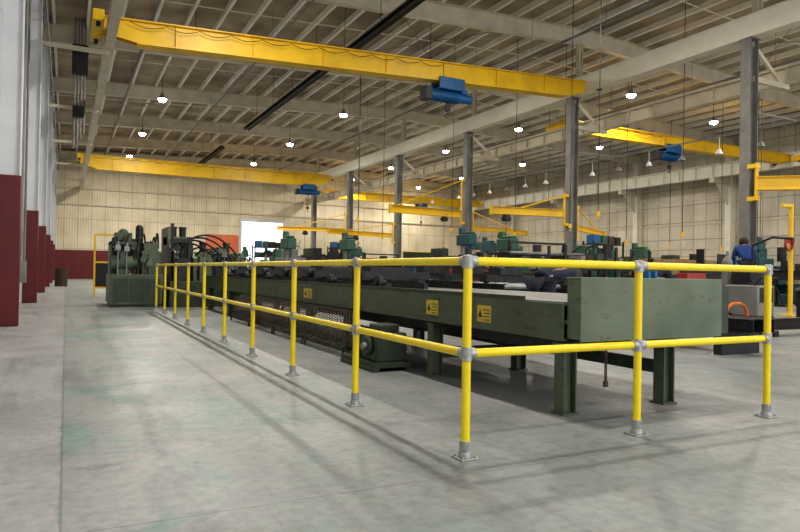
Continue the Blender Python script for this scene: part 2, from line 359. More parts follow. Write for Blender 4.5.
# ---------------------------------------------------------------- jib cranes
def jib(y,z,dx,dy,lab,hd=.6,sz=.26,tie=.72,tz=1.15,x0=None,y0=None):
    s=1 if dx>0 else -1
    if x0 is None:x0=18+s*.36
    yc=y
    if y0 is not None:y=y0
    t=thing('jib_crane',lab,'jib crane',(x0,y,z),'column mounted jib cranes');e=V((x0+dx,y+dy,z))
    m=M();m.ibeam((x0,y,z),e,sz,sz*.6,.02,.012);m.box(e.x-.04,e.x+.04,e.y-.08,e.y+.08,z-sz*.6,z+sz*.6);part('arm',m,YC,t)
    m=M();m.cyl((x0,y,z-.5),(x0,y,z+tz+.1),.05)
    for zz in(z-.5,z+tz-.05):
        if y0 is None:
            a,b=sorted((x0,18+s*.2));m.box(a,b,y-.1,y+.1,zz,zz+.12)
        else:m.box(x0-.1,x0+.1,y-.05,yc-.17,zz,zz+.12)
    part('pivot',m,YC,t)
    if tie: part('tie_rod',M().cyl((x0,y,z+tz),V((x0,y,z)).lerp(e,tie)+V((0,0,sz/2)),.028,n=8),YC,t)
    q=V((x0,y,z)).lerp(e,hd);part('chain_hoist',M().box(q.x-.11,q.x+.11,q.y-.1,q.y+.1,z-.42,z-sz*.5).cyl((q.x-.18,q.y,z-.31),(q.x+.18,q.y,z-.31),.08),DST,t,'dark chain hoist')
    m=M();m.cyl((q.x,q.y,z-.42),(q.x,q.y,z-1.7),.010,n=6);m.box(q.x-.04,q.x+.04,q.y-.03,q.y+.03,z-1.85,z-1.7);part('chain',m,DST,t)
jib(27.6,3.95,-4.3,-.6,'thick yellow column jib crane reaching over the long machine bay',.25,.36,tie=.9,tz=1.7)
jib(20.0,3.45,-3.1,0.6,'yellow column jib crane with chain hoist',.8,.30,tie=.6,tz=.7)
jib(35.3,3.2,-4.6,-1.2,'yellow column jib crane over the far machines',tz=.7)
jib(42.9,3.9,-4.6,1.0,'yellow column jib crane before the end wall')
jib(12.4,3.75,3.4,-3.0,'thick yellow column jib crane arm over the workshop bay',.45,.40,tie=None,tz=.5,x0=17.8,y0=12.0)
jib(27.6,3.3,4.6,1.5,'yellow column jib crane above the welding stations',.5,.22,tz=.8)
jib(20.0,2.9,3.8,2.4,'slim yellow column jib crane above the workbenches',.6,.22,tz=.8)
# ---------------------------------------------------------------- lamps
def lamp(x,y,z=9.15,P=300):
    t=thing('high_bay_lamp','round high bay lamp hanging from the roof','lamp',(x,y,z),'high bay lamps')
    part('housing',M().cyl((x,y,z+.05),(x,y,z+.14),.22,.19,n=20).cyl((x,y,z+.14),(x,y,z+.32),.1,.08,n=14),GREY,t)
    part('lens',M().ball((x,y,z+.03),.2,20,8,(1,1,.6)),LAMP,t,'glowing white lens')
    part('rod',M().cyl((x,y,z+.3),(x,y,roofz(x)-.005),.012,n=6),DST,t)
    l=bpy.data.lights.new('lamp_light','AREA');l.shape='DISK';l.size=.45;l.energy=P;l.color=(1,.94,.83)
    o=bpy.data.objects.new('lamp_light',l);COL.objects.link(o);o.parent=t;o.location=(0,0,-.12)
for x in(4.0,12.8):
    for y in(-3.5,5.8,15.1,24.2,33.3,42.5,51.6): lamp(x,y-(1.7 if x>5 else 0),P=300 if y<40 else 430)
for x in(22.6,30.2):
    for y in(-2,6.5,14.8,22.8,31,38.9,47.2,55): lamp(x,y-(1.5 if x<25 else 0))
for (y0,y1) in((9,36),(42,57)):
    t=thing('tube_heater','long black radiant tube heater hung below the roof','heater',(8.7,(y0+y1)/2,8.7),'radiant tube heaters')
    part('tube',M().cyl((8.7,y0,8.75),(8.7,y1,8.75),.055),BLK,t)
    part('reflector',M().prism([(8.5,8.7),(8.6,8.86),(8.8,8.86),(8.9,8.7),(8.8,8.82),(8.6,8.82)],'y',y0,y1),DST,t)
    yy=y0+.5
    while yy<y1: part('hanger',M().cyl((8.7,yy,8.84),(8.7,yy,roofz(8.7)-.005),.01,n=5),DST,t);yy+=3
for x,z,r in((2.4,9.2,.05),(6.6,9.3,.035),(15.6,9.3,.05),(24.5,9.3,.05),(33.5,9.2,.05)):
    m=M();m.cyl((x,YN,z),(x,YF-.02,z),r,n=10)
    yy=YN+2
    while yy<YF: m.cyl((x,yy,z),(x,yy,roofz(x)-.005),.008,n=5);yy+=3.8
    o=part('ceiling_pipe',m,GREY,cat='pipe',group='roof service pipes');o['label']='thin grey service pipe hung under the roof'
t=thing('cable_drop','grey bundle of vertical cables with switch boxes below the roof','cables',(.3,27.2,5.4))
for k in range(4):part('cable',M().cyl((.16+k*.11,27.2,5.4+.2*k),(.16+k*.11,27.2,roofz(.3)-.005),.035,n=8),GREY,t)
part('switch_box',M().box(.05,.6,27.0,27.4,8.2,9.3),DST,t,bevel=.02)
part('switch_box',M().box(.1,.5,27.05,27.35,6.6,7.0),DST,t,bevel=.02)
for y,z0,z1 in((14.2,2.2,9.8),(15.6,1.2,9.8),(17.3,.6,9.8),(23.0,.8,9.8)):
    m=M();m.cyl((XL+.08,y,z0+.4),(XL+.08,y,z1),.035,n=8);m.cyl((XL+.15,y+.2,z0+.4),(XL+.15,y+.2,z1),.025,n=8);m.box(XL,XL+.2,y-.2,y+.3,z0,z0+.5)
    o=part('wall_conduit',m,GREY,cat='conduit',group='wall conduits');o['label']='grey electrical conduit with box on the white wall'
m=M()
for z in(7.7,7.9):m.cyl((XL+.43,6,z),(XL+.43,50,z),.025,n=8)
for y in BAYS[2:8]:m.box(XL+.35,XL+.45,y-.03,y+.03,7.6,8.0)
o=part('conductor_bar',m,GREY,cat='conduit');o['label']='pair of thin grey conductor bars along the white wall'
t=thing('fixture_track','thin grey track carrying small hanging work fixtures','track',(20.4,20,5.95))
part('rail',M().box(20.36,20.42,9,38,5.95,6.0),GREY,t)
for y in BAYS[2:6]:part('support_arm',M().bar((18.2,y,5.97),(20.4,y,5.97),.05,.05),GREY,t)
yy=10.5
while yy<37:
    part('fixture',M().cyl((20.39,yy,5.35),(20.39,yy,5.52),.13,.05,n=14).cyl((20.39,yy,5.52),(20.39,yy,5.95),.01,n=5),(WHT,GREY)[int(yy*2)%2],t);yy+=1.55
for i,(x,y,z) in enumerate(((14.5,23.4,2.9),(12.5,26,2.6),(15.8,17.6,2.8),(22,20.9,2.6),(24.5,24.4,2.6),(13.5,31,2.5),(21.5,14.7,2.6),(26.5,17.8,2.4),(28.5,21,2.5),(23.4,27.8,2.6),(30,20,3),(32,27,3),(10.6,24.4,3.2),(14,14.4,2.9),(19.6,16,2.6),(19.4,22,2.8),(17.2,22.6,2.8))):
    t=thing('drop_cord','thin dark drop cord with small hook hanging from the roof','cord',(x,y,z),'drop cords')
    part('cord',M().cyl((x,y,z),(x,y,roofz(x)-.005),.012,n=6),DST,t)
    part('hook',M().box(x-.05,x+.05,y-.04,y+.04,z-.14,z).tube([V((x,y,z-.14)),V((x+.04,y,z-.2)),V((x,y,z-.26)),V((x-.05,y,z-.22))],.014),YC,t)
# ---------------------------------------------------------------- guard railing
RX,RY=1.935,2.95
rail=thing('guard_railing','yellow tubular safety railing with galvanised clamp fittings','railing',(RX,RY,0))
posts=[(RX,RY+1.5*i) for i in range(10)]+[(3.22,RY),(4.52,RY)]
ZT,ZM=1.065,.565
for i,(x,y) in enumerate(posts):
    m=M();m.cyl((x,y,.01),(x,y,ZT),.0242,n=20);p=part('post',m,YR,rail)
    m=M();m.box(x-.055,x+.055,y-.055,y+.055,0,.01);m.cyl((x,y,.01),(x,y,.04),.04,.034,n=20);m.cyl((x,y,.04),(x,y,.095),.0305,n=20)
    for a in(-.04,.04):
        for b in(-.04,.04):m.cyl((x+a,y+b,.009),(x+a,y+b,.02),.009,n=6)
    m.cyl((x,y-.028,.075),(x,y-.039,.075),.008,n=8);part('base_flange',m,GALV,p,'galvanised base flange bolted to the floor',bevel=.002)
    for z in(ZM,ZT):
        m=M();m.cyl((x,y,z-.037),(x,y,z+(.037 if z==ZM else .028)),.031,n=20)
        if z==ZT: m.ball((x,y,z+.024),.031,12,6,(1,1,.4))
        if i==0: al=[(0,1,0),(1,0,0)]
        elif i<9: al=[(0,1,0),(0,-1,0)]
        elif i==9: al=[(0,-1,0)]
        elif i==10: al=[(1,0,0),(-1,0,0)]
        else: al=[(-1,0,0)]
        for a in al: m.cyl((x,y,z),V((x,y,z))+V(a)*.05,.0305,n=18)
        part('clamp_fitting',m,GALV,p,'galvanised clamp fitting')
for z,nm in((ZT,'top_rail'),(ZM,'mid_rail')):
    for i in range(9):
        part(nm,M().cyl((RX,RY+1.5*i+.03,z),(RX,RY+1.5*(i+1)-.03,z),.0242,n=20),YR,rail)
    for a,b in((RX,3.22),(3.22,4.52)):
        part(nm,M().cyl((a+.03,RY,z),(b-.03,RY,z),.0242,n=20),YR,rail)
# ---------------------------------------------------------------- conveyor table
CX0,CX1,CY0,CY1=3.15,4.72,3.42,16.9
con=thing('conveyor_table','long green steel conveyor table with worn paint','conveyor',((CX0+CX1)/2,10,0))
part('side_beam',M().channel((CX0+.06,CY0+.14,.66),(CX0+.06,CY1,.66),.27,.12,.018,side=1),GR,con,bevel=.004)
part('side_beam',M().channel((CX1-.06,CY0+.14,.66),(CX1-.06,CY1,.66),.27,.12,.018,side=-1),GR,con,bevel=.004)
yy=4.9
while yy<16.8:
    part('bolt_head',M().cyl((CX0-.008,yy,.73),(CX0-.001,yy,.73),.016,n=6),DST,con);yy+=1.1
part('edge_angle',M().box(CX0-.008,CX0+.02,CY0+.6,CY1,.795,.83),GRD,con)
m=M();E0,E1=CX0+.03,CX1-.06
m.box(E0,E1,CY0,CY0+.012,.53,.985);m.box(E0,E1,CY0+.012,CY0+.16,.965,.985);m.box(E1-.012,E1,CY0+.012,CY0+.4,.53,.965);m.box(E0,E0+.015,CY0+.012,CY0+.14,.53,.965);m.box(E0,E1,CY0+.012,CY0+.14,.53,.55)
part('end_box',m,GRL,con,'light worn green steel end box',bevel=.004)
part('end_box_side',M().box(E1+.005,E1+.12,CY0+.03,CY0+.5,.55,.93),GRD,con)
part('deck_plate',M().box(CX0+.02,CX1-.02,CY0+.17,8.0,.775,.803),DECK,con,'scuffed grey steel deck plate')
yy=8.15
while yy<CY1-.1:
    part('roller',M().cyl((CX0+.13,yy,.75),(CX1-.13,yy,.75),.055,n=14),STEEL,con);yy+=.3
def leg(x,y,h=.51):
    m=M();m.ibeam((x,y,.015),(x,y,h),.12,.105,.012,.01,up=(1,0,0));m.box(x-.075,x+.075,y-.07,y+.07,0,.015);m.box(x-.07,x+.07,y-.065,y+.065,h-.012,h+.002)
    return m
for y in(3.6,5.45,7.6,9.8,12.0,14.2,16.4):
    for x in(3.21,4.22): part('leg',leg(x,y),GR,con,bevel=.003)
    part('cross_member',M().box(3.2,4.66,y-.05,y+.05,.511,.6),GRD,con)
m=M();m.box(3.4,4.5,3.9,16,.40,.43);m.box(3.4,3.42,3.9,16,.43,.5);m.box(4.48,4.5,3.9,16,.43,.5);part('scrap_tray',m,DST,con)
part('lower_brace',M().bar((4.22,3.68,.28),(4.22,16.3,.28),.05,.1),GRD,con)
part('lower_brace',M().bar((3.27,5.45,.22),(4.16,5.45,.22),.05,.1),GRD,con)
for x in(3.75,4.35):
    m=M();m.box(x-.03,x+.03,6.6,16.7,.80,.87)
    yy=6.7
    while yy<16.6:m.box(x-.045,x+.045,yy,yy+.06,.87,.905);yy+=.1
    part('drag_chain',m,DST,con,'black chain running along the deck')
for y in(7.0,8.6,10.2,11.8,13.4,15.0):
    m=M();m.cyl((3.3,y,.87),(3.36,y,.87),.085,n=18);m.cyl((3.28,y,.87),(3.42,y,.87),.03,n=10);m.box(3.3,3.5,y+.0,y+.16,.8,.86);part('guide_wheel',m,BLK,con)
for y in(8.0,9.9,11.2,12.6,13.9,15.4):
    m=M();m.box(3.55,4.6,y,y+.35,.88,1.0);m.box(3.7,4.3,y+.05,y+.3,1.0,1.06);m.cyl((3.5,y+.17,.96),(3.6,y+.17,.96),.07);part('clamp_block',m,DST,con,'black clamp block on the deck')
for y,w,zc in((4.53,.20,.66),(5.40,.22,.665),(9.0,.36,.665)):
    m=M();m.box(CX0-.013,CX0-.009,y-w/2,y+w/2,zc-.07,zc+.07);p=part('caution_label',m,PAPER,con,'faded yellow caution label with dark print')
    m=M();x0,x1=CX0-.0145,CX0-.0128
    for k in range(4):m.box(x0,x1,y-w*.42,y+w*(.05 if k%2 else .0),zc-.055+k*.028,zc-.047+k*.028)
    m.prism([(y+w*.12,zc-.03),(y+w*.40,zc-.03),(y+w*.26,zc+.035)],'x',x0,x1);part('print',m,INK,p)
for gi in range(4):
    ya=6.95+gi*1.45;yb=ya+1.38
    def q(y,t):
        sag=.06*math.sin(math.pi*(y-ya)/(yb-ya))
        return V((3.06-.18*t-.05*math.sin(math.pi*t),y,.51-(.38+sag)*t))
    m=M();n=15;rows=7
    for i in range(-rows,n+1):
        for sgn in(1,-1):
            for r in range(rows):
                a=i+ (r if sgn>0 else rows-r);b=i+(r+1 if sgn>0 else rows-r-1)
                if 0<=a<=n and 0<=b<=n:
                    m.bar(q(ya+(yb-ya)*a/n,r/rows),q(ya+(yb-ya)*b/n,(r+1)/rows),.009,.009)
    for k in range(n):
        for tt in(0,1): m.bar(q(ya+(yb-ya)*k/n,tt),q(ya+(yb-ya)*(k+1)/n,tt),.022,.022)
    m.bar(q(ya,0),q(ya,1),.022,.022);m.bar(q(yb,0),q(yb,1),.022,.022)
    for y in(ya+.02,yb-.02):m.bar(q(y,1),(2.86,y,0),.022,.022)
    part('mesh_guard',m,MESHM,con,'dark brown expanded metal mesh guard')
gx,gy=2.93,6.05
t=thing('gear_motor','dark green gear motor standing on the floor under the conveyor','motor',(gx,gy,0))
part('gearbox',M().box(gx-.15,gx+.18,gy-.2,gy+.2,.09,.38).box(gx-.1,gx+.13,gy-.13,gy+.13,.38,.46).cyl((gx-.15,gy,.24),(gx-.2,gy,.24),.1,n=20),GRD,t,bevel=.015)
m=M();m.cyl((gx,gy+.2,.25),(gx,gy+.6,.25),.13,n=24)
for k in range(12):
    a=k*math.pi/6;m.fbox((gx+.135*math.cos(a),gy+.4,.25+.135*math.sin(a)),V((math.cos(a),0,math.sin(a)))*.018,(0,.17,0),V((-math.sin(a),0,math.cos(a)))*.005)
part('motor',m,DST,t)
m=M();m.box(gx-.2,gx+.2,gy-.25,gy+.62,.04,.09);m.box(gx-.22,gx-.15,gy-.25,gy+.6,0,.041);m.box(gx+.15,gx+.22,gy-.25,gy+.6,0,.041);part('base_plate',m,GRD,t)
part('shaft',M().cyl((gx-.2,gy-.02,.24),(gx-.24,gy-.02,.24),.04,n=14),STEEL,t)
m=M();z=.53
for k in range(13):
    c=V((3.40,3.40,z-.012));a=(1,0) if k%2 else (0,1)
    pts=[c+V((a[0]*.009*math.cos(t_),a[1]*.009*math.cos(t_),.017*math.sin(t_))) for t_ in [i*math.pi/4 for i in range(9)]]
    m.tube(pts,.004,5);z-=.022
m.box(3.385,3.415,3.39,3.41,z-.03,z+.01);o=part('chain',m,RUST,cat='chain');o['label']='short rusty chain hanging from the conveyor end box'
# ---------------------------------------------------------------- hydraulic unit + press
rn=random.Random(11)
hy=thing('hydraulic_power_unit','green hydraulic power unit with motors and black hoses','machine',(1.6,18.2,0))
part('tank',M().box(.98,2.2,17.4,19.4,.06,.82).box(1.02,2.15,17.45,19.35,0,.06),GR,hy,bevel=.02)
for x in(1.04,1.42,1.8):part('access_panel',M().box(x,x+.34,17.385,17.4,.15,.72),GRD,hy)
m=M();m.cyl((1.0,17.75,1.10),(1.5,17.75,1.10),.19,n=22);m.box(1.12,1.42,17.60,17.9,.82,.95);m.cyl((1.5,17.75,1.10),(1.6,17.75,1.10),.12);m.box(1.2,1.38,17.55,17.7,1.15,1.36);part('pump_motor',m,GR,hy)
m=M();m.cyl((1.05,18.3,1.3),(1.55,18.3,1.3),.2,n=22);m.box(1.12,1.42,18.15,18.45,.82,1.15);part('pump_motor',m,GRL,hy)
part('valve_block',M().box(1.7,2.15,17.6,18.0,.82,1.42).box(1.75,2.1,17.62,17.9,1.42,1.62),GR,hy,bevel=.01)
part('accumulator',M().cyl((1.35,18.8,.82),(1.35,18.8,1.9),.13,n=18).ball((1.35,18.8,1.9),.13),GR,hy)
part('accumulator',M().cyl((1.75,18.8,.82),(1.75,18.8,2.05),.1,n=18).ball((1.75,18.8,2.05),.1),DST,hy)
part('filter_rack',M().box(.98,1.03,17.8,18.65,.82,1.62).box(1.62,1.67,17.8,18.65,.82,1.62).box(.98,1.67,17.8,18.65,1.57,1.64).box(1.1,1.5,17.95,18.5,1.64,1.88),GR,hy)
for i in range(26):
    x=rn.uniform(1.03,2.12);y=rn.uniform(17.45,18.4);z=rn.uniform(.84,1.6)
    part('valve',M().box(x-.06,x+.06,y-.05,y+.05,z-.03,z+.1).cyl((x,y,z+.1),(x,y,z+.19),.035,n=10).cyl((x,y,.82),(x,y,max(z-.03,.83)),.015,n=6),(DST,GR,STEEL,GRL)[i%4],hy)
for i in range(12):
    a=(1.05+.09*i,17.6+.1*(i%3),1.3);b=(1.3+.08*i,18.2+.1*(i%2),1.4+.05*(i%3));part('hose',M().tube(arc(a,b,.25+.08*(i%4)),.022),BLK,hy)
pr=thing('hydraulic_shear','green hydraulic shear press at the head of the conveyor','machine',(3.2,18.5,0))
part('bed',M().box(2.35,4.6,17.3,19.6,0,.66),GRD,pr,bevel=.02)
for x,h in((2.4,2.1),(2.95,1.85),(3.75,1.6),(4.35,1.45)):
    part('side_frame',M().prism([(17.5,.64),(19.5,.64),(19.5,h),(18.3,h),(18.2,h*.8),(17.5,h*.68)],'x',x,x+.1),GR,pr,bevel=.01)
part('crown',M().box(2.4,3.05,18.4,19.1,1.6,1.85),GR,pr,bevel=.02)
part('crown',M().box(3.05,4.45,18.4,19.1,1.2,1.45),GRL,pr,bevel=.02)
for x,z in((2.6,1.85),(2.85,1.85),(3.4,1.45),(4.05,1.45)):
    part('cylinder',M().cyl((x,18.7,z),(x,18.7,z+.24),.09,n=18).cyl((x,18.7,z+.24),(x,18.7,z+.28),.11,n=18),DST,pr)
    part('piston_rod',M().cyl((x,18.7,.66),(x,18.7,z-.2),.05),STEEL,pr)
for x in(2.42,2.85):
    part('guide_post',M().box(x-.035,x+.035,17.5,17.57,.64,2.15 if x<2.5 else 1.8),DST,pr)
part('guide_beam',M().box(2.38,2.9,17.48,17.6,1.65,1.75),DST,pr)
for k,(a,b,c,d) in enumerate(((3.1,3.4,.66,1.3),(3.5,3.7,.66,1.15),(3.9,4.3,.66,1.2),(2.5,2.8,.66,1.25))):
    part('clamp',M().box(a,b,17.4,17.6,c,d).cyl(((a+b)/2,17.5,d),((a+b)/2,17.5,d+.12),.06),(GR,DST)[k%2],pr)
for i in range(28):
    x=rn.uniform(2.45,4.45);y=rn.uniform(17.35,18.3);z=rn.uniform(.75,1.35 if x>3 else 1.55)
    part('valve',M().box(x-.07,x+.07,y-.05,y+.05,z-.04,z+.1).cyl((x,y,z+.1),(x,y,z+.18),.035,n=10).cyl((x,y,.66),(x,y,z-.03),.018,n=6),(DST,GR,STEEL,GRL,BLK)[i%5],pr)
for i in range(7):
    a=(2.95+.2*i,18.3,1.4-.04*i);b=(3.25+.19*i,17.35,1.0);part('hose',M().tube(arc(a,b,.36-.02*i,16,(.4,-.3,.9)),.024),BLK,pr)
for i in range(4):
    part('hose',M().tube(arc((2.45+.1*i,18.0,1.55),(3.6+.2*i,17.5,1.15),.28+.08*i,18),.024),BLK,pr)
t=thing('safety_gate','yellow tubular steel gate frame standing by the machine','gate',(1.1,24,0))
m=M()
for x in(.85,1.5):m.box(x-.03,x+.03,23.97,24.03,0,2.1)
for z in(.3,1.15,2.07):m.box(.85,1.5,23.975,24.025,z-.03,z+.03)
part('frame',m,YC,t)
part('infill_panel',M().box(.88,1.47,23.99,24.0,.33,1.12),DST,t)
# ---------------------------------------------------------------- second conveyor (black)
c2=thing('roller_conveyor','dark steel roller conveyor beyond the green table','conveyor',(7.2,12,0))
for x in(6.5,7.9): part('side_beam',M().ibeam((x,8.8,.72),(x,19,.72),.22,.12),DST,c2)
yy=9.0
while yy<18.9:
    part('roller',M().cyl((6.5,yy,.78),(7.9,yy,.78),.045,n=10),STEEL,c2);yy+=.5
for y in(9.0,11.3,13.8,16.3,18.7):
    for x in(6.5,7.9): part('leg',leg(x,y,.615),DST,c2)
for i,y in enumerate((9.5,10.9,12.6,14.2,16.2)):
    t=thing('pusher_unit','black pusher carriage with wheels on the conveyor','conveyor unit',(7.2,y,.825),'pusher carriages')
    part('carriage',M().box(6.55,7.85,y-.12,y+.12,.86,.98).box(6.8+.1*i,7.3+.1*i,y-.18,y+.18,.98,1.1+.08*(i%3)),DST,t)
    for x in(6.62,7.78):
        part('wheel',M().cyl((x-.03,y,.9),(x+.03,y,.9),.075,n=16),BLK,t)
# ---------------------------------------------------------------- workshop furniture prototypes
def bench(x,y,w,d,h,mt,top,lab):
    t=thing('workbench',lab,'workbench',(x,y,0),'workshop benches')
    part('top',M().box(x-w/2,x+w/2,y-d/2,y+d/2,h-.06,h),top,t)
    for sx in(-1,1):
        for sy in(-1,1):
            lx=x+sx*(w/2-.06);ly=y+sy*(d/2-.06);part('leg',M().box(lx-.04,lx+.04,ly-.04,ly+.04,0,h-.06),mt,t)
    part('shelf',M().box(x-w/2+.05,x+w/2-.05,y-d/2+.05,y+d/2-.05,.25,.29),mt,t)
    return t
def toolbox(x,y,z,mt,lab):
    t=thing('toolbox',lab,'toolbox',(x,y,z),'toolboxes on benches')
    part('case',M().box(x-.25,x+.25,y-.12,y+.12,z,z+.22),mt,t,bevel=.01)
    part('handle',M().tube([V((x-.1,y,z+.22)),V((x-.1,y,z+.28)),V((x+.1,y,z+.28)),V((x+.1,y,z+.22))],.012),DST,t);return t
def vise(x,y,h):
    t=thing('bench_vise','blue cast bench vise mounted on a workbench','vise',(x,y,h),'bench vises')
    m=M();m.box(x-.1,x+.1,y-.12,y+.12,h,h+.08);m.box(x-.12,x-.06,y-.1,y+.1,h+.08,h+.24);m.box(x+.04,x+.1,y-.1,y+.1,h+.08,h+.24);part('jaws',m,BLUE,t,bevel=.005)
    part('handle',M().cyl((x-.06,y,h+.12),(x+.28,y,h+.12),.02).cyl((x+.27,y-.1,h+.12),(x+.27,y+.1,h+.12),.01),STEEL,t);return t
def stock(x,y,z,lab):
    t=thing('steel_offcuts',lab,'steel parts',(x,y,z),'steel offcuts on benches')
    part('channel_piece',M().channel((x-.45,y,z+.08),(x+.4,y+.05,z+.08),.16,.1,.012),DST,t)
    part('angle_piece',M().box(x-.1,x+.5,y-.3,y-.29,z,z+.12).box(x-.1,x+.5,y-.3,y-.2,z,z+.012),RUST,t)
    part('plate_piece',M().box(x-.3,x-.28,y-.15,y+.2,z+.16,z+.75).box(x-.3,x+.2,y-.15,y+.2,z+.15,z+.165).bar((x-.28,y,z+.7),(x+.15,y,z+.17),.05,.05),DST,t);return t
def welder(x,y,mt,lab):
    t=thing('welding_machine',lab,'welding machine',(x,y,0),'welding machines')
    part('case',M().box(x-.28,x+.28,y-.45,y+.3,.2,.85),mt,t,bevel=.03)
    part('control_panel',M().box(x-.22,x+.22,y-.46,y-.45,.5,.8),DST,t)
    part('handle',M().tube([V((x-.25,y-.35,.85)),V((x-.25,y-.5,1.0)),V((x+.25,y-.5,1.0)),V((x+.25,y-.35,.85))],.018),DST,t)
    for sx in(-.3,.3):
        part('wheel',M().cyl((x+sx-.03,y+.25,.14),(x+sx+.03,y+.25,.14),.14,n=18),BLK,t)
        part('castor',M().cyl((x+sx*.8-.02,y-.35,.07),(x+sx*.8+.02,y-.35,.07),.07,n=12).box(x+sx*.8-.03,x+sx*.8+.03,y-.38,y-.32,.08,.2),BLK,t)
    part('gas_cylinder',M().cyl((x,y+.45,.2),(x,y+.45,1.35),.11,n=18).cyl((x,y+.45,1.35),(x,y+.45,1.47),.11,.04,n=18).cyl((x,y+.45,1.47),(x,y+.45,1.58),.035),GREY,t)
    part('trolley_base',M().box(x-.28,x+.28,y-.45,y+.6,.1,.2),DST,t)
    part('wire_feeder',M().box(x-.2,x+.2,y-.2,y+.2,.86,1.2).cyl((x-.08,y-.22,1.02),(x-.08,y+.22,1.02),.12,n=14),DST,t)
    part('boom',M().cyl((x+.2,y,.85),(x+.2,y,1.7),.025).tube([V((x+.2,y,1.7)),V((x+.1,y-.5,1.85)),V((x,y-1.0,1.8))],.025),DST,t)
    return t
def drill(x,y,mt,lab,h=2.1):
    t=thing('drill_press',lab,'drill press',(x,y,0),'drill presses')
    part('base',M().box(x-.3,x+.3,y-.4,y+.4,0,.12),mt,t)
    part('column',M().cyl((x,y+.2,.12),(x,y+.2,h-.1),.08),STEEL,t)
    part('table',M().box(x-.25,x+.25,y-.35,y+.1,.95,1.0).cyl((x,y+.2,.85),(x,y+.2,1.02),.12),mt,t)
    part('head',M().box(x-.16,x+.16,y-.36,y+.36,h-.4,h-.04).cyl((x,y-.22,h-.7),(x,y-.22,h-.4),.05).cyl((x,y+.25,h-.04),(x,y+.25,h+.2),.11).box(x-.12,x+.12,y-.3,y+.2,h-.04,h+.04),mt,t,bevel=.03)
    part('feed_handle',M().cyl((x+.16,y-.2,h-.3),(x+.3,y-.2,h-.3),.03).cyl((x+.3,y-.4,h-.4),(x+.3,y,h-.2),.012).cyl((x+.3,y-.3,h-.1),(x+.3,y-.1,h-.5),.012),STEEL,t)
    return t
def cabinet(x,y,mt,lab,w=.9,h=1.1,n=6):
    t=thing('tool_cabinet',lab,'tool cabinet',(x,y,0),'tool cabinets')
    part('body',M().box(x-w/2,x+w/2,y-.25,y+.25,.1,h),mt,t,bevel=.01)
    for i in range(n):
        z=.15+i*(h-.2)/n;d=part('drawer',M().box(x-w/2+.03,x+w/2-.03,y-.27,y-.25,z,z+(h-.2)/n-.02),mt,t)
        part('handle',M().box(x-w/2+.1,x+w/2-.1,y-.29,y-.27,z+(h-.2)/n-.05,z+(h-.2)/n-.035),STEEL,d)
    for sx in(-1,1):
        for sy in(-1,1):part('castor',M().cyl((x+sx*(w/2-.08)-.02,y+sy*.2,.05),(x+sx*(w/2-.08)+.02,y+sy*.2,.05),.05,n=12),BLK,t)
    return t
def machine(x,y,w,d,h,mt,lab):
    t=thing('machine_tool',lab,'machine',(x,y,0),'workshop machine tools')
    part('base',M().box(x-w/2,x+w/2,y-d/2,y+d/2,0,h*.18).box(x-w/2+.05,x-w*.1,y-d*.42,y+d*.42,h*.18,h*.4).box(x+w*.2,x+w/2-.05,y-d*.42,y+d*.42,h*.18,h*.4).box(x-w/2,x+w/2,y-d*.35,y+d*.35,h*.34,h*.42),mt,t,bevel=.02)
    part('headstock',M().box(x-w/2,x-w*.15,y-d*.35,y+d*.35,h*.42,h*.8).box(x-w*.42,x-w*.25,y-d*.25,y+d*.25,h*.8,h*.97).cyl((x-w*.3,y-d*.4,h*.6),(x-w*.3,y-d*.35,h*.6),h*.09),mt,t,bevel=.02)
    part('tailstock',M().box(x+w*.25,x+w*.4,y-d*.25,y+d*.25,h*.42,h*.68),mt,t,bevel=.02)
    part('chuck',M().cyl((x-w*.15,y,h*.6),(x-w*.05,y,h*.6),h*.11,n=20).cyl((x-w*.05,y,h*.6),(x+w*.25,y,h*.6),.04),STEEL,t)
    part('hand_wheel',M().cyl((x+w*.4,y,h*.6),(x+w*.45,y,h*.6),h*.08,n=18),DST,t)
    part('control_box',M().box(x-w*.08,x+w*.05,y-d*.5,y-d*.35,h*.75,h*1.0).cyl((x,y-d*.4,h*.42),(x,y-d*.4,h*.75),.03),DST,t)
    part('guard_screen',M().box(x-w*.1,x+w*.2,y+d*.36,y+d*.38,h*.42,h*.85),DST,t)
    return t
def rack(x,y,lab):
    t=thing('bar_rack',lab,'steel rack',(x,y,0),'steel bar racks')
    m=M()
    for s in(-.8,.8):
        m.bar((x+s,y-.4,0),(x+s,y,1.75),.05,.05);m.bar((x+s,y+.4,0),(x+s,y,1.75),.05,.05)
        for z in(.5,.95,1.4):m.box(x+s-.03,x+s+.03,y-.45,y+.45,z-.03,z+.03)
    m.box(x-.8,x+.8,y-.02,y+.02,1.7,1.75);part('frame',m,DST,t)
    k=0
    for z in(.53,.98,1.43):
        for s in(-.4,-.3,.3,.4):
            part('stored_bar',M().cyl((x-1.3+.1*(k%3),y+s,z+.04),(x+1.2,y+s,z+.04),.035,n=8),(DST,RUST,STEEL)[k%3],t);k+=1
    return t
def screen(x,y,mt,lab):
    t=thing('welding_screen',lab,'welding screen',(x,y,0),'welding screens')
    m=M()
    for s in(-.9,.9):m.cyl((x+s,y,0),(x+s,y,1.8),.02,n=8);m.box(x+s-.02,x+s+.02,y-.3,y+.3,0,.04)
    m.cyl((x-.9,y,1.8),(x+.9,y,1.8),.02,n=8);part('frame',m,YC,t)
    n=24;vs=[]
    for i in range(n+1):
        for z in(.25,1.78):vs.append((x-.87+1.74*i/n,y+.03*math.sin(i*1.3),z))
    fs=[(2*i,2*i+2,2*i+3,2*i+1) for i in range(n)];part('curtain',M().add(vs,fs),mt,t);return t
